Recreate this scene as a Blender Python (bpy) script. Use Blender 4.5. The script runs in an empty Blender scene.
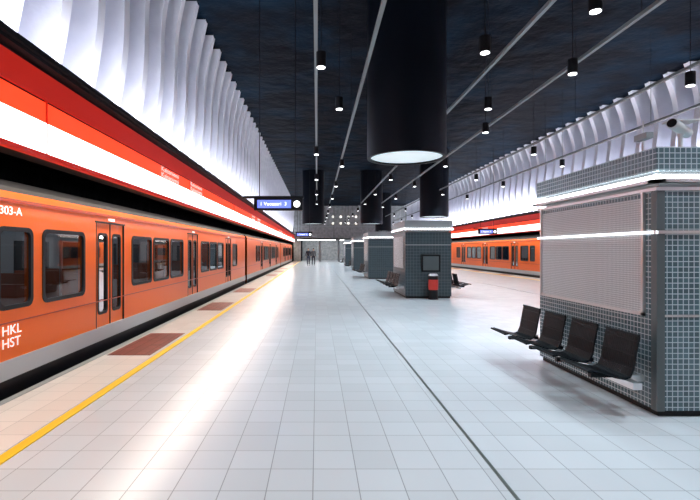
import bpy, math, random
from mathutils import Vector, Matrix
random.seed(4)
scene=bpy.context.scene
try:
    scene.view_settings.view_transform='Standard'
except Exception: pass
COL=scene.collection
EYE=1.55
CX=4.5            # platform centre line
Y0,Y1=-7.0,64.0
# ------------------------------------------------------------ materials
def mat(name,col,rough=0.5,metal=0.0,emit=None,es=0.0,spec=0.5,coat=0.0):
    m=bpy.data.materials.new(name); m.use_nodes=True
    b=m.node_tree.nodes['Principled BSDF']
    b.inputs['Base Color'].default_value=(*col,1); b.inputs['Roughness'].default_value=rough
    b.inputs['Metallic'].default_value=metal
    b.inputs['Specular IOR Level'].default_value=spec
    b.inputs['Coat Weight'].default_value=coat
    if emit: 
        b.inputs['Emission Color'].default_value=(*emit,1); b.inputs['Emission Strength'].default_value=es
    return m
def noisy(m,scale=6,c1=None,c2=None,bump=0.0,bscale=None,lo=0.35,hi=0.65,dist=0.1):
    nt=m.node_tree; b=nt.nodes['Principled BSDF']
    tc=nt.nodes.new('ShaderNodeNewGeometry')
    n=nt.nodes.new('ShaderNodeTexNoise'); n.inputs['Scale'].default_value=scale; n.inputs['Detail'].default_value=6
    nt.links.new(tc.outputs['Position'],n.inputs['Vector'])
    if c1:
        r=nt.nodes.new('ShaderNodeValToRGB'); r.color_ramp.elements[0].position=lo; r.color_ramp.elements[1].position=hi
        r.color_ramp.elements[0].color=(*c1,1); r.color_ramp.elements[1].color=(*c2,1)
        nt.links.new(n.outputs['Fac'],r.inputs['Fac']); nt.links.new(r.outputs['Color'],b.inputs['Base Color'])
    if bump:
        n2=nt.nodes.new('ShaderNodeTexNoise'); n2.inputs['Scale'].default_value=bscale or scale; n2.inputs['Detail'].default_value=5
        nt.links.new(tc.outputs['Position'],n2.inputs['Vector'])
        bp=nt.nodes.new('ShaderNodeBump'); bp.inputs['Strength'].default_value=bump; bp.inputs['Distance'].default_value=dist
        nt.links.new(n2.outputs['Fac'],bp.inputs['Height']); nt.links.new(bp.outputs['Normal'],b.inputs['Normal'])
    return m
def gridmat(name,size,lw,col,grout,rough,var=0.0,off=(0,0,0),groutrough=0.6,spec=0.5,coat=0.0):
    """square tile grid that works on any axis aligned face"""
    m=mat(name,col,rough,spec=spec,coat=coat); nt=m.node_tree; N=nt.nodes; L=nt.links; b=N['Principled BSDF']
    b.inputs['Coat Roughness'].default_value=0.16
    g=N.new('ShaderNodeNewGeometry')
    ad=N.new('ShaderNodeVectorMath'); ad.operation='ADD'; ad.inputs[1].default_value=off
    L.new(g.outputs['Position'],ad.inputs[0])
    dv=N.new('ShaderNodeVectorMath'); dv.operation='SCALE'; dv.inputs['Scale'].default_value=1/size
    L.new(ad.outputs[0],dv.inputs[0])
    fr=N.new('ShaderNodeVectorMath'); fr.operation='FRACTION'; L.new(dv.outputs[0],fr.inputs[0])
    ab=N.new('ShaderNodeVectorMath'); ab.operation='ABSOLUTE'; L.new(g.outputs['True Normal'],ab.inputs[0])
    s1=N.new('ShaderNodeSeparateXYZ'); L.new(fr.outputs[0],s1.inputs[0])
    s2=N.new('ShaderNodeSeparateXYZ'); L.new(ab.outputs[0],s2.inputs[0])
    last=None
    for i in range(3):
        a=N.new('ShaderNodeMath'); a.operation='LESS_THAN'; a.inputs[1].default_value=lw/size; L.new(s1.outputs[i],a.inputs[0])
        c=N.new('ShaderNodeMath'); c.operation='LESS_THAN'; c.inputs[1].default_value=0.5; L.new(s2.outputs[i],c.inputs[0])
        d=N.new('ShaderNodeMath'); d.operation='MULTIPLY'; L.new(a.outputs[0],d.inputs[0]); L.new(c.outputs[0],d.inputs[1])
        if last:
            e=N.new('ShaderNodeMath'); e.operation='MAXIMUM'; L.new(last.outputs[0],e.inputs[0]); L.new(d.outputs[0],e.inputs[1]); last=e
        else: last=d
    mx=N.new('ShaderNodeMixRGB'); mx.inputs[2].default_value=(*grout,1); L.new(last.outputs[0],mx.inputs[0])
    fl=N.new('ShaderNodeVectorMath'); fl.operation='FLOOR'; L.new(dv.outputs[0],fl.inputs[0])
    wn=N.new('ShaderNodeTexWhiteNoise'); L.new(fl.outputs[0],wn.inputs['Vector'])
    mr=N.new('ShaderNodeMixRGB'); mr.inputs[1].default_value=(*[c*(1-var) for c in col],1); mr.inputs[2].default_value=(*[min(1,c*(1+var)) for c in col],1)
    L.new(wn.outputs['Value'],mr.inputs[0]); L.new(mr.outputs[0],mx.inputs[1]); L.new(mx.outputs[0],b.inputs['Base Color'])
    rr=N.new('ShaderNodeMapRange'); rr.inputs['To Min'].default_value=rough; rr.inputs['To Max'].default_value=groutrough
    L.new(last.outputs[0],rr.inputs['Value']); L.new(rr.outputs[0],b.inputs['Roughness'])
    return m
M={}
M['floor']=gridmat('floor_tile',0.30,0.007,(0.63,0.69,0.73),(0.26,0.30,0.32),0.24,0.04,off=(0.03,0,0),spec=0.5,coat=0.15)
M['edge']=gridmat('edge_tile',0.30,0.007,(0.76,0.74,0.70),(0.36,0.36,0.35),0.25,0.04,off=(0.0,0,0),coat=0.1)
M['brown']=gridmat('tactile_brown',0.15,0.008,(0.20,0.045,0.03),(0.09,0.03,0.02),0.5,0.15,spec=0.3)
M['yellow']=mat('yellow_paint',(0.90,0.56,0.01),0.5,spec=0.3)
M['groove']=mat('groove_metal',(0.14,0.17,0.16),0.35,0.6)
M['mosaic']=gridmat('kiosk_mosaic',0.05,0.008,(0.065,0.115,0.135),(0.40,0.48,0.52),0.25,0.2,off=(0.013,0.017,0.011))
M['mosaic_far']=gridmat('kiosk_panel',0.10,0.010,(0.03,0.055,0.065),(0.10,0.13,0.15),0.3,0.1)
M['shutter']=gridmat('perforated_shutter',0.022,0.006,(0.58,0.61,0.62),(0.25,0.27,0.28),0.35)
M['alu']=mat('brushed_aluminium',(0.62,0.63,0.64),0.3,0.9)
M['greyp']=mat('grey_panel',(0.30,0.33,0.34),0.4)
M['greyd']=mat('dark_grey_panel',(0.07,0.09,0.095),0.4)
M['tray']=mat('tray_grey',(0.18,0.21,0.22),0.5)
M['black']=mat('black_paint',(0.005,0.006,0.008),0.5,spec=0.2)
M['seat']=mat('black_seat_metal',(0.003,0.006,0.009),0.45,0.0,spec=0.15)
M['drum']=mat('drum_black',(0.002,0.004,0.008),0.45,spec=0.15)
M['ceil']=noisy(mat('ceiling_rock',(0.01,0.02,0.04),0.75,spec=0.06),0.6,(0.0004,0.0016,0.005),(0.0024,0.0150,0.032),0.6,1.1,0.44,0.74,0.35)
M['fin']=noisy(mat('painted_concrete_fin',(0.8,0.8,0.88),0.55),2.5,(0.80,0.81,0.89),(0.87,0.88,0.95),0.05,20)
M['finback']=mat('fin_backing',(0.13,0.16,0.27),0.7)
M['tunnel']=noisy(mat('tunnel_black',(0.01,0.01,0.012),0.8,spec=0.1),2,(0.003,0.003,0.005),(0.010,0.010,0.012),0.5,4)
M['redD']=mat('band_dark_red',(0.55,0.02,0.01),0.35,emit=(0.8,0.02,0.01),es=0.30)
M['redL']=mat('band_lit_red',(0.8,0.06,0.02),0.35,emit=(1.0,0.06,0.014),es=1.15)
M['white']=mat('band_lit_white',(0.9,0.9,0.88),0.4,emit=(1.0,0.94,0.92),es=3.6)
M['tube']=mat('fluorescent_tube',(1,1,1),0.4,emit=(0.98,0.97,1.0),es=5.0)
M['glowline']=mat('soft_white_line',(1,1,1),0.4,emit=(0.9,0.95,1.0),es=1.3)  # weakly emissive white for the thin line on the near kiosk
M['orange']=noisy(mat('train_orange',(1.0,0.165,0.010),0.28,coat=0.15,spec=0.3),1.2)
M['orangeD']=mat('train_orange_dark',(0.45,0.05,0.012),0.3)
M['silver']=mat('train_sill',(0.55,0.58,0.62),0.3,0.1)
M['rubber']=mat('rubber_black',(0.008,0.009,0.012),0.4,spec=0.3)
M['under']=mat('train_underframe',(0.010,0.010,0.012),0.6,spec=0.2)
M['roof']=mat('train_roof',(0.02,0.02,0.022),0.7,spec=0.2)
M['inter']=mat('train_interior',(0.50,0.50,0.48),0.5)
M['tlight']=mat('train_light',(1,1,1),0.4,emit=(1,0.95,0.86),es=5.0)
M['tseat']=mat('train_seat',(0.45,0.12,0.05),0.6)
M['concrete']=noisy(mat('end_wall_concrete',(0.5,0.5,0.47),0.7),3,(0.22,0.24,0.25),(0.34,0.36,0.36))
M['rail']=mat('rail_steel',(0.2,0.17,0.15),0.35,0.9)
M['screen']=mat('display_screen',(0.1,0.15,0.4),0.3,emit=(0.16,0.22,0.90),es=1.2)
M['screenw']=mat('display_text',(1,1,1),0.4,emit=(1,1,1),es=1.6)
M['textw']=mat('white_letters',(0.9,0.9,0.9),0.5,emit=(1,0.9,0.85),es=0.6)
M['cam']=mat('camera_white',(0.7,0.72,0.72),0.35)
M['binred']=mat('bin_red',(0.5,0.03,0.02),0.4)
M['skin']=mat('skin',(0.5,0.3,0.2),0.6)
M['hair']=mat('hair_dark',(0.02,0.015,0.01),0.6)
M['coat']=mat('cloth_dark',(0.015,0.018,0.03),0.8)
M['jeans']=mat('cloth_jeans',(0.02,0.03,0.06),0.8)
M['coat2']=mat('cloth_grey',(0.10,0.10,0.11),0.8)
M['disc']=mat('drum_diffuser',(0.5,0.5,0.5),0.4,emit=(0.70,0.87,0.92),es=0.60)
M['spot']=mat('spot_lens',(1,1,1),0.4,emit=(0.95,0.97,1.0),es=8.0)
M['warmwin']=mat('lit_window',(1,1,1),0.4,emit=(1,0.95,0.82),es=1.3)
# glass
g=bpy.data.materials.new('train_glass'); g.use_nodes=True; nt=g.node_tree; nt.nodes.clear()
o=nt.nodes.new('ShaderNodeOutputMaterial'); mx=nt.nodes.new('ShaderNodeMixShader'); tr=nt.nodes.new('ShaderNodeBsdfTransparent'); gl=nt.nodes.new('ShaderNodeBsdfGlossy')
fr=nt.nodes.new('ShaderNodeFresnel'); fr.inputs['IOR'].default_value=1.8
tr.inputs['Color'].default_value=(0.17,0.24,0.33,1); gl.inputs['Roughness'].default_value=0.03
nt.links.new(fr.outputs[0],mx.inputs[0]); nt.links.new(tr.outputs[0],mx.inputs[1]); nt.links.new(gl.outputs[0],mx.inputs[2]); nt.links.new(mx.outputs[0],o.inputs[0])
M['glass']=g
# ------------------------------------------------------------ mesh builder
class MB:
    def __init__(s): s.v=[]; s.f=[]; s.m=[]; s.mats=[]; s.sm=[]
    def mi(s,k):
        if k not in s.mats: s.mats.append(k)
        return s.mats.index(k)
    def add(s,vs,fs,k,smooth=False):
        b=len(s.v); s.v+= [tuple(v) for v in vs]; i=s.mi(k)
        for f in fs: s.f.append([b+q for q in f]); s.m.append(i); s.sm.append(smooth)
    def box(s,x0,x1,y0,y1,z0,z1,k):
        x0,x1=min(x0,x1),max(x0,x1); y0,y1=min(y0,y1),max(y0,y1); z0,z1=min(z0,z1),max(z0,z1)
        vs=[(x0,y0,z0),(x1,y0,z0),(x1,y1,z0),(x0,y1,z0),(x0,y0,z1),(x1,y0,z1),(x1,y1,z1),(x0,y1,z1)]
        s.add(vs,[(0,3,2,1),(4,5,6,7),(0,1,5,4),(1,2,6,5),(2,3,7,6),(3,0,4,7)],k)
    def cyl(s,p0,p1,r0,r1,k,n=20,cap=True,smooth=True):
        p0=Vector(p0);p1=Vector(p1);d=(p1-p0).normalized()
        a=d.orthogonal().normalized(); b=d.cross(a)
        vs=[];
        for p,r in((p0,r0),(p1,r1)):
            for i in range(n):
                t=2*math.pi*i/n; vs.append(p+a*math.cos(t)*r+b*math.sin(t)*r)
        s.add(vs,[(i,(i+1)%n,n+(i+1)%n,n+i) for i in range(n)],k,smooth)
        if cap:
            s.add(vs[:n],[tuple(reversed(range(n)))],k); s.add(vs[n:],[tuple(range(n))],k)
    def prism(s,poly,axis,a0,a1,k,smooth=False):
        n=len(poly)
        def P(p,a): return (p[0],a,p[1]) if axis=='y' else ((a,p[0],p[1]) if axis=='x' else (p[0],p[1],a))
        vs=[P(p,a0) for p in poly]+[P(p,a1) for p in poly]
        s.add(vs,[(i,(i+1)%n,n+(i+1)%n,n+i) for i in range(n)],k,smooth)
        s.add(vs[:n],[tuple(range(n))],k); s.add(vs[n:],[tuple(reversed(range(n)))],k)
    def obj(s,name,parent=None,bevel=0,loc=None):
        me=bpy.data.meshes.new(name); me.from_pydata(s.v,[],s.f); 
        for k in s.mats: me.materials.append(M[k])
        for p,mi,sm in zip(me.polygons,s.m,s.sm): p.material_index=mi; p.use_smooth=sm
        me.update()
        import bmesh
        bm=bmesh.new(); bm.from_mesh(me); bmesh.ops.recalc_face_normals(bm,faces=bm.faces); bm.to_mesh(me); bm.free()
        ob=bpy.data.objects.new(name,me); COL.objects.link(ob)
        if bevel:
            md=ob.modifiers.new('bevel','BEVEL'); md.width=bevel; md.segments=2; md.limit_method='ANGLE'
        if parent: ob.parent=parent
        if loc: ob.location=loc
        return ob
def empty(name,loc=(0,0,0)):
    e=bpy.data.objects.new(name,None); COL.objects.link(e); e.location=loc; return e
def text(body,size,loc,rot,k,parent=None,name='lettering',align='LEFT',ext=0.002,sx=1.0):
    c=bpy.data.curves.new(name,'FONT'); c.body=body; c.size=size; c.extrude=ext; c.align_x=align; c.align_y='CENTER'
    c.materials.append(M[k]); ob=bpy.data.objects.new(name,c); COL.objects.link(ob); ob.location=loc; ob.rotation_euler=rot; ob.scale=(sx,1,1)
    if parent: ob.parent=parent
    return ob
def area(name,loc,rot,sx,sy,power,col,parent=None,spread=180):
    l=bpy.data.lights.new(name,'AREA'); l.shape='RECTANGLE'; l.size=sx; l.size_y=sy; l.energy=power; l.color=col; l.spread=math.radians(spread)
    ob=bpy.data.objects.new(name,l); COL.objects.link(ob); ob.location=loc; ob.rotation_euler=rot
    if parent: ob.parent=parent
    return ob
def rrect(y0,y1,z0,z1,r,n=5):
    pts=[]
    for cx,cz,a in((y1-r,z1-r,0),(y0+r,z1-r,90),(y0+r,z0+r,180),(y1-r,z0+r,270)):
        for i in range(n+1):
            t=math.radians(a+90*i/n); pts.append((cx+r*math.cos(t),cz+r*math.sin(t)))
    return pts
# ------------------------------------------------------------ shell
EL,ER=-3.2,12.2       # platform edges
WL,WR=-7.4,16.4       # track walls
CZ=7.6
b=MB(); b.box(EL+0.02,ER-0.02,Y0,Y1,-1.3,0.0,'floor'); b.obj('floor')
for side,e,sg in(('a',EL,1),('b',ER,-1)):
    b=MB(); b.box(e,e+sg*0.80,Y0,Y1,0.0,0.004,'edge'); b.box(e-sg*0.02,e+sg*0.06,Y0,Y1,-0.12,0.012,'greyp'); b.obj('trim_edge_'+side)
    b=MB(); b.box(e+sg*0.82,e+sg*0.92,Y0+0.1,Y1-0.2,0.001,0.008,'yellow'); b.obj('safety_line')
b=MB(); b.box(1.235,1.26,Y0,Y1,0.0005,0.004,'groove'); b.box(7.72,7.745,Y0,Y1,0.0005,0.004,'groove'); b.obj('trim_drain')
b=MB(); b.box(WL,EL,Y0,Y1,-1.5,-1.3,'tunnel'); b.box(ER,WR,Y0,Y1,-1.5,-1.3,'tunnel'); b.obj('floor_trackbed')
b=MB()
for c in(-4.9,13.9):
    for dx in(-0.76,0.76): b.box(c+dx-0.04,c+dx+0.04,Y0+0.1,Y1-0.1,-1.3,-1.15,'rail')
b.obj('rails')
b=MB(); b.box(WL-0.2,WR+0.2,Y0,Y1,CZ,CZ+0.2,'ceil')
b.obj('ceiling')
# walls
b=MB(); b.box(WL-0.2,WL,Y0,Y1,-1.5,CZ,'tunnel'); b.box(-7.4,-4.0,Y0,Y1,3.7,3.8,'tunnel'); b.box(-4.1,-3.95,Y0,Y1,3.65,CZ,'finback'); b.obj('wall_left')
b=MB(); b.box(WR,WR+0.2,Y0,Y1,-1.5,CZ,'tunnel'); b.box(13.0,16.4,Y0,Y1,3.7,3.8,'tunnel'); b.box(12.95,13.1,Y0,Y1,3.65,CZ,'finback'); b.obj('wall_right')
b=MB(); b.box(WL,WR,Y0-0.2,Y0,-1.5,CZ,'greyp'); b.obj('wall_back')
# end wall with lit concourse opening
b=MB()
b.box(WL,EL,Y1,Y1+0.2,-1.5,CZ,'tunnel'); b.box(ER,WR,Y1,Y1+0.2,-1.5,CZ,'tunnel')
b.box(EL,ER,Y1,Y1+0.2,3.0,CZ,'concrete')
b.box(EL,0.0-2.2,Y1,Y1+0.2,0,3.0,'concrete'); b.box(9,ER,Y1,Y1+0.2,0,3.0,'concrete')
for i in range(8): b.box(-2.6+i*1.9,-2.52+i*1.9,Y1-0.03,Y1,3.0,CZ,'greyp')
b.box(EL,ER,Y1-0.06,Y1,4.7,4.85,'greyp')
b.box(-2.2,9,Y1+6,Y1+6.2,0,3.2,'concrete'); b.box(-2.2,9,Y1,Y1+6,3.0,3.2,'concrete'); b.box(-2.2,9,Y1,Y1+6,-0.2,0,'floor')
for x in(-1.5,0,1.5,3.5,5.5,7.5): b.box(x-0.25,x+0.25,Y1+0.5,Y1+5.5,2.93,2.99,'tube')
for x in(0.4,3,6): b.box(x-0.15,x+0.15,Y1,Y1+0.3,0,3,'greyp')
b.obj('wall_end')
b=MB()
for i in range(5):
    for j in range(2): b.cyl((2.2+i*1.05,Y1-0.12,5.2+j*0.9),(2.2+i*1.05,Y1-0.02,5.2+j*0.9),0.16,0.16,'warmwin',12)
b.obj('wall_lamps')
# ------------------------------------------------------------ wall fins
def fin_profile(amp):
    pts=[]; n=30; z0,z1=3.66,CZ-0.02
    for i in range(n+1):
        t=i/n; z=z0+(z1-z0)*t
        u=3.40-0.46*t-amp*math.sin(2*math.pi*(t*1.15-0.06))
        if t<0.05: u+=0.08*(1-t/0.05)**2
        pts.append((u,z))
    return pts
for nm,sg,off,amp in(('wall_fins',-1,0,0.06),('wall_fins',1,9.0,0.14)):
    b=MB(); y=Y0+0.3
    prof=fin_profile(amp)
    poly=[(off+sg*u,z) for u,z in prof]+[(off+sg*3.96,CZ-0.02),(off+sg*3.96,3.66)]
    while y<Y1-0.5:
        b.prism(poly,'y',y,y+0.22,'fin'); y+=0.90
    b.obj(nm,bevel=0.03)
# ------------------------------------------------------------ lit band above platform edges
def band(sg,off,cove):
    X=lambda u: off+sg*u
    e=empty('illuminated_station_sign',(0,0,0))
    b=MB(); a,c=Y0+0.3,Y1-0.3
    b.box(X(3.12),X(3.40),a,c,2.60,3.60,'black')
    b.box(X(3.09),X(3.12),a,c,3.26,3.56,'redD')
    b.box(X(3.08),X(3.12),a,c,2.99,3.22,'redL')
    b.box(X(3.07),X(3.12),a,c,2.65,2.985,'white')
    b.box(X(3.05),X(3.14),a,c,2.585,2.635,'redD')
    b.box(X(3.00),X(3.45),a,c,3.60,3.64,'black')
    y=a
    while y<c:
        b.box(X(3.064),X(3.12),y,y+0.012,2.64,3.24,'redD'); y+=6.0
    y=a+1
    while y<c:
        b.box(X(3.40),X(4.05),y,y+0.08,3.45,3.53,'black'); y+=4.0
    b.obj('band_body',e)
    ln=c-a
    b=MB(); b.box(X(2.96),X(3.08),a,c,3.64,3.70,'black'); b.obj('cove_tray',e)
    area('cove_light',(X(3.15),(a+c)/2,3.70),(0,math.radians(180+sg*8),0),0.12,ln,cove,(0.86,0.88,1.0),e)
    area('edge_light',(X(3.2),(a+c)/2,2.57),(0,0,0),0.2,ln,950,(1.0,0.88,0.74),e)
    return e
eL=band(-1,0,1350); eR=band(1,9.0,3000)
RL=(math.radians(90),0,math.radians(90)); RR=(math.radians(90),0,math.radians(-90))
for y in(9.2,22,38,54):
    for dy in(0,2.1):
        text('Kaisaniemi',0.135,(-3.068,y+dy,3.165),RL,'textw',eL,ext=0.002,sx=2.0)
        text('Kajsaniemi',0.135,(-3.068,y+dy,3.045),RL,'textw',eL,ext=0.002,sx=2.0)
for y in(18,34,50):
    text('Kaisaniemi',0.20,(12.065,y,3.11),RR,'textw',eR,ext=0.004,sx=1.2)
# ------------------------------------------------------------ train
def train_car(parent,sg,off,y0,y1,doors,wins,nm):
    X=lambda u: off+sg*u
    S=3.40; B=6.45; zb,zr=-0.02,2.24; wz0,wz1=0.92,1.78; dz0,dz1=0.55,1.80
    sl=0.34   # top of the grey sill
    b=MB()
    ops=sorted([(d-0.52,d+0.52,'d') for d in doors]+[(w0,w1,'w') for w0,w1 in wins])
    y=y0
    for a,c,t in ops:
        b.box(X(S),X(S+0.08),y,a,sl,2.10,'orange')
        if t=='w':
            b.box(X(S),X(S+0.08),a,c,sl,wz0,'orange'); b.box(X(S),X(S+0.08),a,c,wz1,2.10,'orange')
        else:
            b.box(X(S),X(S+0.08),a,c,1.98,2.10,'orange')
        y=c
    b.box(X(S),X(S+0.08),y,y1,sl,2.10,'orange')
    b.box(X(S-0.015),X(S+0.1),y0,y1,0.13,sl,'silver')
    b.box(X(S+0.0),X(S+0.1),y0,y1,zb-0.1,0.13,'rubber')
    b.box(X(S-0.02),X(S+0.02),y0,y1,2.08,2.11,'orangeD')
    b.box(X(S-0.006),X(S),y0+0.1,y1-0.1,0.74,0.755,'orangeD')
    n=10; poly=[]
    for i in range(n+1):
        t=math.pi*i/n; uu=(S+B)/2-math.cos(t)*(B-S)/2; zz=2.10+0.42*math.sin(t)**0.8 if 0<i<n else 2.10
        poly.append((X(uu),zz))
    b.prism(poly,'y',y0,y1,'roof',False)
    b.box(X(S+0.01),X(S+0.14),y0,y1,2.10,2.20,'orange')
    b.box(X(B-0.08),X(B),y0,y1,zb,0.95,'inter'); b.box(X(B-0.08),X(B),y0,y1,1.75,2.10,'inter')
    yy=y0
    while yy<y1-1.0:
        b.box(X(B-0.08),X(B),yy,yy+0.6,0.95,1.75,'inter'); yy+=1.9
    b.box(X(B-0.04),X(B-0.02),y0,y1,0.95,1.75,'rubber')
    b.box(X(S+0.08),X(B-0.08),y0,y1,zb-0.05,zb+0.02,'under')
    b.box(X(S),X(B),y0,y0+0.08,zb,2.12,'orange'); b.box(X(S),X(B),y1-0.08,y1,zb,2.12,'orange')
    b.box(X(S+0.15),X(B-0.15),y0+0.3,y1-0.3,-0.75,zb-0.03,'under')
    for q in(y0+2.2,y0+4.2,y1-4.2,y1-2.2):
        for u in(4.0,5.56):
            b.cyl((X(u),q,-0.74),(X(u+0.12),q,-0.74),0.41,0.41,'under',20)
    b.obj(nm+'_shell',parent,bevel=0)
    b=MB()
    b.box(X(S+0.3),X(B-0.3),y0+0.1,y1-0.1,2.05,2.09,'inter')
    for u in(4.2,5.6): b.box(X(u),X(u+0.14),y0+0.3,y1-0.3,2.01,2.045,'tlight')
    for w0,w1 in wins:
        for u in(3.55,5.35):
            b.box(X(u),X(u+0.95),w0+0.05,w0+0.5,0.02,0.45,'tseat'); b.box(X(u),X(u+0.95),w0+0.0,w0+0.1,0.4,1.12,'tseat')
    for d in doors:
        for s2 in(-0.6,0.6): b.cyl((X(3.9),d+s2,0.02),(X(3.9),d+s2,2.04),0.02,0.02,'alu',8)
    b.obj(nm+'_interior',parent)
    b=MB()
    def pane(a,c,z0,z1,r,fw,u):
        outer=rrect(a-fw,c+fw,z0-fw,z1+fw,r+fw); inner=rrect(a+0.02,c-0.02,z0+0.02,z1-0.02,r)
        n=len(outer); x0=X(u-0.012); x1=X(u+0.02)
        vs=[(x0,p[0],p[1]) for p in outer]+[(x0,p[0],p[1]) for p in inner]+[(x1,p[0],p[1]) for p in outer]+[(x1,p[0],p[1]) for p in inner]
        fs=[]
        for i in range(n):
            j=(i+1)%n
            fs+= [(i,j,n+j,n+i),(2*n+i,3*n+i,3*n+j,2*n+j),(i,2*n+i,2*n+j,j),(n+i,n+j,3*n+j,3*n+i)]
        b.add(vs,fs,'rubber')
        b.add([(X(u+0.015),p[0],p[1]) for p in inner],[tuple(range(n))],'glass')
    for w0,w1 in wins: pane(w0,w1,wz0,wz1,0.07,0.03,S)
    for d in doors:
        for a,c in((d-0.50,d-0.01),(d+0.01,d+0.50)):
            b.box(X(S+0.02),X(S+0.06),a,c,sl,dz0,'orange'); b.box(X(S+0.02),X(S+0.06),a,c,dz1,1.98,'orange')
            b.box(X(S+0.02),X(S+0.06),a,a+0.10,dz0,dz1,'orange'); b.box(X(S+0.02),X(S+0.06),c-0.10,c,dz0,dz1,'orange')
            pane(a+0.09,c-0.09,dz0,dz1,0.06,0.02,S+0.025)
        b.box(X(S+0.01),X(S+0.05),d-0.012,d+0.012,sl,1.98,'rubber')
        for q in(d-0.52,d+0.50): b.box(X(S-0.004),X(S+0.05),q,q+0.02,sl,1.98,'rubber')
        b.box(X(S-0.01),X(S+0.02),d-0.55,d+0.55,1.975,2.0,'rubber')
        b.box(X(S-0.02),X(S),d-0.1,d+0.1,2.02,2.06,'textw')
    b.obj(nm+'_doors_windows',parent)
def make_train(sg,off,dy):
    e=empty('metro_train')
    def wset(doors,y0,y1):
        w=[]
        for i in range(len(doors)-1):
            a=doors[i]+0.88; 
            for k in range(3): w.append((a+k*1.13,a+k*1.13+0.99))
        w.append((doors[0]-1.90,doors[0]-0.90)); w.append((doors[0]-2.72,doors[0]-2.15))
        if y1-doors[-1]>2.3: w.append((doors[-1]+0.9,doors[-1]+1.9))
        return w
    d=[7.7+dy,12.8+dy,17.9+dy]
    k=0
    start=1.6+dy
    for c in range(-1,3):
        dd=[q+c*21.0 for q in d]; a=start+c*21.0; z=a+20.5
        a2=max(a,Y0+0.3) if c>=0 else a+14.6
        if c<0:
            dd=[dd[-1]] if dd[-1]-3>a2 else []
            ww=[]
        else: ww=wset(dd,a,z)
        if z>Y1-0.5: z=Y1-0.7; dd=[q for q in dd if q<z-1.2]; ww=[q for q in ww if q[1]<z-0.3]
        train_car(e,sg,off,a2,z,dd,ww,'car_%d'%k)
        k+=1
        if z<Y1-1.2:
            b=MB(); X=lambda u: off+sg*u
            for q in range(5): b.box(X(4.2),X(5.6),z+0.01+q*0.1,z+0.06+q*0.1,0.1,2.0,'rubber')
            b.box(X(4.6),X(5.2),z-0.05,z+0.55,-0.4,-0.2,'under'); b.obj('coupling_%d'%k,e)
    return e
tL=make_train(-1,0,0); tR=make_train(1,9.0,0.6)
text('303-A',0.13,(-3.392,4.98,1.98),RL,'textw',tL,sx=1.2)
text('HKL',0.15,(-3.392,5.02,0.66),RL,'textw',tL,sx=1.2)
text('HST',0.15,(-3.392,5.02,0.52),RL,'textw',tL,sx=1.2)
b=MB()
for c in range(3):
    for d in(7.7,12.8,17.9):
        y=d+c*21
        if y>60: continue
        b.box(-3.08,-2.45,y-0.85,y+0.95,0.003,0.009,'brown')
        b.box(9+3.08,9+2.45,y-0.25,y+1.55,0.003,0.009,'brown')
b.obj('tactile_paving')
# ------------------------------------------------------------ kiosks
def seat_row(b,xw,sg,ys,n):
    prof=[(0.60,0.475),(0.56,0.485),(0.45,0.455),(0.33,0.425),(0.22,0.41),(0.16,0.43),(0.125,0.50),(0.10,0.62),(0.07,0.75),(0.055,0.80)]
    prof=[(d*0.84+0.06,z-0.03) for d,z in prof]
    for i in range(n):
        y=ys+i*0.63; w=0.46
        def strip(ya,yb,th=0.008):
            vs=[];m=len(prof)
            for d,z in prof:
                for yy in(ya,yb):
                    vs.append((xw+sg*d,yy,z))
            k=len(vs)
            for d,z in prof:
                for yy in(ya,yb): vs.append((xw+sg*(d-th*0.7),yy,z-th*0.7))
            fs=[]
            for q in range(m-1):
                a=2*q; fs+= [(a,a+1,a+3,a+2),(k+a,k+a+2,k+a+3,k+a+1),(a,a+2,k+a+2,k+a),(a+1,k+a+1,k+a+3,a+3)]
            b.add(vs,fs,'seat')
        ns=16
        for s in range(ns):
            ya=y+s*(w/ns); strip(ya,ya+w/ns*0.8)
        strip(y-0.012,y+0.012,0.02); strip(y+w-0.012,y+w+0.012,0.02)
        for q in range(len(prof)):
            d,z=prof[q]; r=0.013 if q in(0,len(prof)-1) else 0.005
            b.cyl((xw+sg*d,y-0.01,z-0.004),(xw+sg*d,y+w+0.01,z-0.004),r,r,'seat',8)
        b.box(xw+sg*0.02,xw+sg*0.42,y+w/2-0.025,y+w/2+0.025,0.33,0.37,'seat')
    L=(n-1)*0.63+0.5
    b.box(xw+sg*0.14,xw+sg*0.22,ys-0.1,ys+L+0.05,0.30,0.36,'alu')
    for q in(ys+0.17,ys+L-0.1): b.box(xw-sg*0.07,xw+sg*0.2,q,q+0.05,0.30,0.36,'alu')
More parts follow.
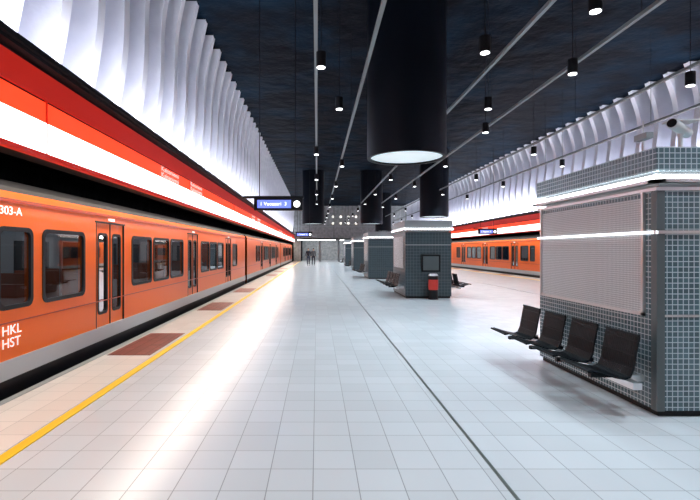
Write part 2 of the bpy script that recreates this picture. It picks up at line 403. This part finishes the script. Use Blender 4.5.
def kiosk(x0,x1,y0,y1,near):
    e=empty('platform_kiosk'); H=2.50
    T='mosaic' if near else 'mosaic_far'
    b=MB()
    b.box(x0+0.03,x1-0.03,y0+0.03,y1-0.03,0.0,0.06,'black')
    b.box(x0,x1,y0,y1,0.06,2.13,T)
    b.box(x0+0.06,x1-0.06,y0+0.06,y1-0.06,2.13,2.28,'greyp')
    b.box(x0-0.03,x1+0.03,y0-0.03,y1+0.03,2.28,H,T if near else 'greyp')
    b.obj('body',e,bevel=0.006)
    b=MB()
    o=0.07
    for a in(x0-o,x1+o-0.10): b.box(a,a+0.10,y0-o,y1+o,2.17,2.20,'alu'); b.box(a+0.02,a+0.08,y0-o+0.02,y1+o-0.02,2.202,2.24,'tube')
    for a in(y0-o,y1+o-0.10): b.box(x0-o,x1+o,a,a+0.10,2.17,2.20,'alu'); b.box(x0-o+0.02,x1+o-0.02,a+0.02,a+0.08,2.202,2.24,'tube')
    if near:
        for a in(x0-0.03,x1): b.box(a,a+0.03,y0,y1,2.10,2.13,'alu')
        b.box(x0-0.03,x1+0.03,y0-0.03,y0,2.10,2.13,'alu')
        b.box(x0-0.035,x0-0.012,y0-0.03,y1,1.70,1.73,'glowline'); b.box(x0-0.04,x1+0.03,y0-0.03,y0-0.01,1.70,1.73,'alu')  # thin white line: emissive on the side face, aluminium on the front
        b.box(x0-0.012,x0-0.002,y0+0.17,y1-0.10,0.95,2.05,'shutter')
        for q in(y0+0.15,y1-0.10): b.box(x0-0.03,x0-0.001,q,q+0.03,0.92,2.10,'alu')
        b.box(x0-0.03,x0-0.001,y0+0.15,y1-0.07,0.92,0.95,'alu')
        b.box(x0-0.01,x1,y0-0.012,y0,0.93,0.95,'alu')
        b.box(x0-0.015,x0+0.06,y0-0.015,y0+0.06,0.06,2.12,'greyd')
    else:
        b.box(x0-0.02,x0-0.003,y0+0.3,y1-0.3,0.95,2.0,'shutter')
        b.box(x0,x1,y0-0.01,y0-0.001,1.70,1.73,'greyp')
        b.box(x0,x1,y0-0.01,y0-0.001,0.55,0.57,'greyd')
    b.obj('fittings',e)
    return e
k1=kiosk(3.15,4.75,4.32,6.60,True)
b=MB(); seat_row(b,3.04,-1,4.26,4); b.obj('platform_bench')
K=[(2.84,4.32,15.0,17.4),(2.75,4.25,25.0,27.4),(2.75,4.25,35.0,37.4),(2.75,4.25,45.0,47.4)]
for x0,x1,y0,y1 in K:
    kiosk(x0,x1,y0,y1,False)
    b=MB(); seat_row(b,x0-0.08,-1,y0+0.05,4 if y0<30 else 3); b.obj('platform_bench')
    b=MB(); seat_row(b,x1+0.08,1,y0+0.05,4 if y0<30 else 3); b.obj('platform_bench')
b=MB(); 
b.cyl((3.66,14.70,0.02),(3.66,14.70,0.74),0.14,0.15,'black',20); b.cyl((3.66,14.70,0.30),(3.66,14.70,0.62),0.15,0.155,'binred',20)
b.cyl((3.66,14.70,0.74),(3.66,14.70,0.80),0.16,0.12,'alu',20); b.cyl((3.66,14.70,0.0),(3.66,14.70,0.03),0.16,0.16,'black',20)
b.obj('litter_bin')
b=MB(); b.box(3.35,3.95,14.94,14.985,0.85,1.40,'black'); b.box(3.4,3.9,14.935,14.94,0.9,1.35,'greyd'); b.obj('notice_board')
# CCTV on near kiosk
b=MB()
b.cyl((3.32,4.75,2.505),(3.32,4.75,2.68),0.012,0.012,'cam',8); b.box(3.27,3.37,4.70,4.80,2.501,2.53,'cam'); b.box(3.26,3.33,4.62,4.8,2.66,2.72,'greyp')
b.cyl((3.32,4.75,2.7),(3.32,4.75,2.86),0.006,0.006,'cam',8)
b.obj('antenna')
b=MB(); b.cyl((3.66,4.7,2.505),(3.66,4.7,2.72),0.025,0.02,'cam',12); b.box(3.60,3.72,4.64,4.76,2.501,2.53,'cam')
b.cyl((3.50,4.60,2.80),(3.78,4.76,2.74),0.05,0.05,'cam',16); b.cyl((3.49,4.594,2.802),(3.50,4.60,2.80),0.042,0.042,'black',16)
b.cyl((3.66,4.7,2.70),(3.66,4.7,2.77),0.03,0.03,'cam',12)
b.box(3.53,3.80,4.62,4.78,2.835,2.85,'cam')
b.obj('security_camera')
# ------------------------------------------------------------ ceiling drums
drums=((1.95,10.2,0.85,3.55),(7.1,28.3,0.85,3.55),(4.2,36,0.85,3.55),(-0.3,36,0.85,3.55),(7.1,50,0.85,3.55))
for x,y,r,zb in drums:
    e=empty('ceiling_light_drum'); b=MB()
    n=48
    b.cyl((x,y,zb),(x,y,CZ+0.02),r,r,'drum',n,cap=False)
    b.cyl((x,y,zb),(x,y,zb+0.25),r-0.07,r-0.07,'drum',n,cap=False)
    vs=[(x+q*math.cos(2*math.pi*i/n),y+q*math.sin(2*math.pi*i/n),zb) for q in(r,r-0.07) for i in range(n)]
    b.add(vs,[(i,(i+1)%n,n+(i+1)%n,n+i) for i in range(n)],'drum')
    b.obj('shade',e)
    b=MB(); b.cyl((x,y,zb+0.04),(x,y,zb+0.08),r-0.075,r-0.075,'disc',n); b.obj('diffuser',e)
# ------------------------------------------------------------ ceiling tracks and pendant spots
TZ=5.05
rows=(-0.02,0.95,3.33,4.87,7.2,9.3)
e=empty('ceiling_cable_trays')
for i,x in enumerate(rows):
    b=MB(); segs=[(Y0+0.5,Y1-1)]
    for dx,dyy,r,_ in drums:
        if abs(dx-x)<r+0.05:
            ns=[]
            for a,c in segs:
                if a<dyy<c: ns+= [(a,dyy-r-0.05),(dyy+r+0.05,c)]
                else: ns.append((a,c))
            segs=ns
    for a,c in segs: b.box(x-0.03,x+0.03,a,c,TZ,TZ+0.06,'tray')
    y=Y0+2
    while y<Y1-1: b.cyl((x,y,TZ+0.05),(x,y,CZ),0.005,0.005,'black',6); y+=6
    b.obj('tray_%d'%i,e)
spots=[(0.07,8.1),(0.5,10.5),(2.7,7.5),(4.6,8.4),(3.7,6.2),(3.85,10.5),(4.55,12.6)]
y=15.5
while y<58:
    for i,x in enumerate(rows):
        yy=y+(i%2)*2.2
        if all((x-d[0])**2+(yy-d[1])**2>1.3 for d in drums): spots.append((x,yy))
    y+=5.6
for x,y in((0,3.2),(3.33,2.4),(4.87,4),(0,-2),(3.33,-2.5),(7.2,3),(9.3,5),(7.2,9),(9.3,11)): spots.append((x,y))
for i,(x,y) in enumerate(spots):
    e=empty('pendant_spotlight'); b=MB()
    b.cyl((x,y,4.72),(x,y,4.98),0.085,0.085,'black',16); b.cyl((x,y,4.98),(x,y,CZ),0.007,0.007,'black',6)
    b.cyl((x,y,4.712),(x,y,4.72),0.07,0.07,'spot',16); b.obj('housing',e)
    l=bpy.data.lights.new('spot','SPOT'); l.energy=310 if y<15 else 310; l.spot_size=math.radians(112); l.spot_blend=0.8; l.shadow_soft_size=0.10; l.color=(0.80,0.92,1.0)
    if y>45: l.energy=380
    o=bpy.data.objects.new('lamp',l); COL.objects.link(o); o.location=(x,y,4.68); o.parent=e
# ------------------------------------------------------------ hanging display signs
def display(x0,x1,y,zb,h,txt):
    e=empty('hanging_display_sign'); b=MB()
    b.box(x0,x1,y-0.06,y+0.06,zb+h,zb+h+0.05,'black')
    b.box(x0+0.28,x1-0.02,y-0.09,y+0.09,zb,zb+h,'black')
    b.box(x0+0.36,x1-0.30,y-0.10,y-0.088,zb+0.05,zb+h-0.05,'screen')
    for q in(x0+0.4,x1-0.2): b.cyl((q,y,zb+h+0.05),(q,y,CZ),0.010,0.010,'black',8)
    b.cyl((x1-0.16,y-0.105,zb+h/2),(x1-0.16,y-0.09,zb+h/2),0.08,0.08,'screenw',20)
    b.box(x1-0.163,x1-0.157,y-0.109,y-0.105,zb+h/2,zb+h/2+0.06,'black'); b.box(x1-0.16,x1-0.12,y-0.109,y-0.105,zb+h/2-0.004,zb+h/2+0.004,'black')
    b.obj('case',e)
    text(txt,0.12,(x0+0.42,y-0.104,zb+h/2),(math.radians(90),0,0),'screenw',e)
display(-1.78,-0.32,11.2,2.50,0.29,'1 Vuosaari  3')
display(-1.78,-0.32,33,2.50,0.29,'1 Vuosaari  3')
display(9.4,10.8,28,2.50,0.29,'2 Tapiola  5')
b=MB(); b.box(-2.4,2.3,55,55.12,2.62,2.8,'black'); b.box(-2.3,2.2,54.97,55,2.66,2.76,'tube'); 
for q in(-2,2): b.cyl((q,55.06,2.8),(q,55.06,CZ),0.02,0.02,'black',8)
b.obj('hanging_light_beam')
# ------------------------------------------------------------ people (far)
def person(x,y,face,coat,legs,stride=0.22,s=1.0):
    e=empty('walking_person',(x,y,0)); e.rotation_euler=(0,0,face); e.scale=(s,s,s)
    def skin(name,verts,edges,rad,k,root=0):
        me=bpy.data.meshes.new(name); me.from_pydata(verts,edges,[]); ob=bpy.data.objects.new(name,me); COL.objects.link(ob); ob.parent=e
        me.materials.append(M[k]); md=ob.modifiers.new('s','SKIN')
        for i,r in enumerate(rad): me.skin_vertices[0].data[i].radius=(r,r*0.85 if r>0.09 else r)
        me.skin_vertices[0].data[root].use_root=True
        md.use_smooth_shade=True
        sb=ob.modifiers.new('ss','SUBSURF'); sb.levels=1; sb.render_levels=1
        return ob
    d=stride
    skin('trousers',[(0,0,0.95),(-0.09,0,0.88),(-0.10,-d*0.5,0.50),(-0.10,-d*0.2,0.10),(0.09,0,0.88),(0.10,d*0.35,0.50),(0.10,d*1.1,0.12)],
         [(0,1),(1,2),(2,3),(0,4),(4,5),(5,6)],[0.14,0.095,0.065,0.05,0.095,0.065,0.05],legs)
    skin('shoe_l',[(-0.10,-d*0.15,0.05),(-0.10,-d*0.2-0.18,0.035)],[(0,1)],[0.045,0.035],'hair')
    skin('shoe_r',[(0.10,d*1.15,0.08),(0.10,d*1.1-0.16,0.035)],[(0,1)],[0.045,0.035],'hair')
    skin('jacket',[(0,0,0.92),(0,0,1.12),(0,0,1.34),(0,0,1.47),(-0.18,0,1.41),(-0.23,0.08,1.15),(-0.22,-0.02,0.93),(0.18,0,1.41),(0.23,-0.08,1.15),(0.22,-0.18,0.95)],
         [(0,1),(1,2),(2,3),(2,4),(4,5),(5,6),(2,7),(7,8),(8,9)],[0.15,0.145,0.16,0.07,0.07,0.052,0.042,0.07,0.052,0.042],coat)
    for sx,sy,z in((-0.22,-0.05,0.86),(0.22,-0.21,0.88)):
        skin('hand',[(sx,sy,z+0.06),(sx,sy-0.01,z),(sx*0.96,sy-0.03,z-0.06)],[(0,1),(1,2)],[0.026,0.035,0.018],'skin')
    skin('head',[(0,0,1.46),(0,-0.01,1.54),(0,-0.015,1.62),(0,-0.01,1.70)],[(0,1),(1,2),(2,3)],[0.05,0.065,0.085,0.07],'skin')
    skin('nose',[(0,-0.09,1.63),(0,-0.115,1.61)],[(0,1)],[0.014,0.012],'skin')
    skin('hair',[(0,0.03,1.60),(0,0.02,1.70),(0,-0.02,1.745)],[(0,1),(1,2)],[0.075,0.085,0.05],'hair')
person(-0.85,46,0.1,'coat','jeans'); person(-0.35,47,3.0,'coat2','coat')
# ------------------------------------------------------------ world & camera
w=bpy.data.worlds.new('World'); scene.world=w; w.use_nodes=True
w.node_tree.nodes['Background'].inputs[0].default_value=(0.02,0.03,0.05,1); w.node_tree.nodes['Background'].inputs[1].default_value=0.3
cd=bpy.data.cameras.new('camera'); cam=bpy.data.objects.new('camera',cd); COL.objects.link(cam)
cam.location=(0,0,EYE); cam.rotation_euler=(math.radians(90),0,0)
cd.sensor_width=36; cd.lens=24.0; cd.shift_x=33/700; cd.clip_end=200
scene.camera=cam
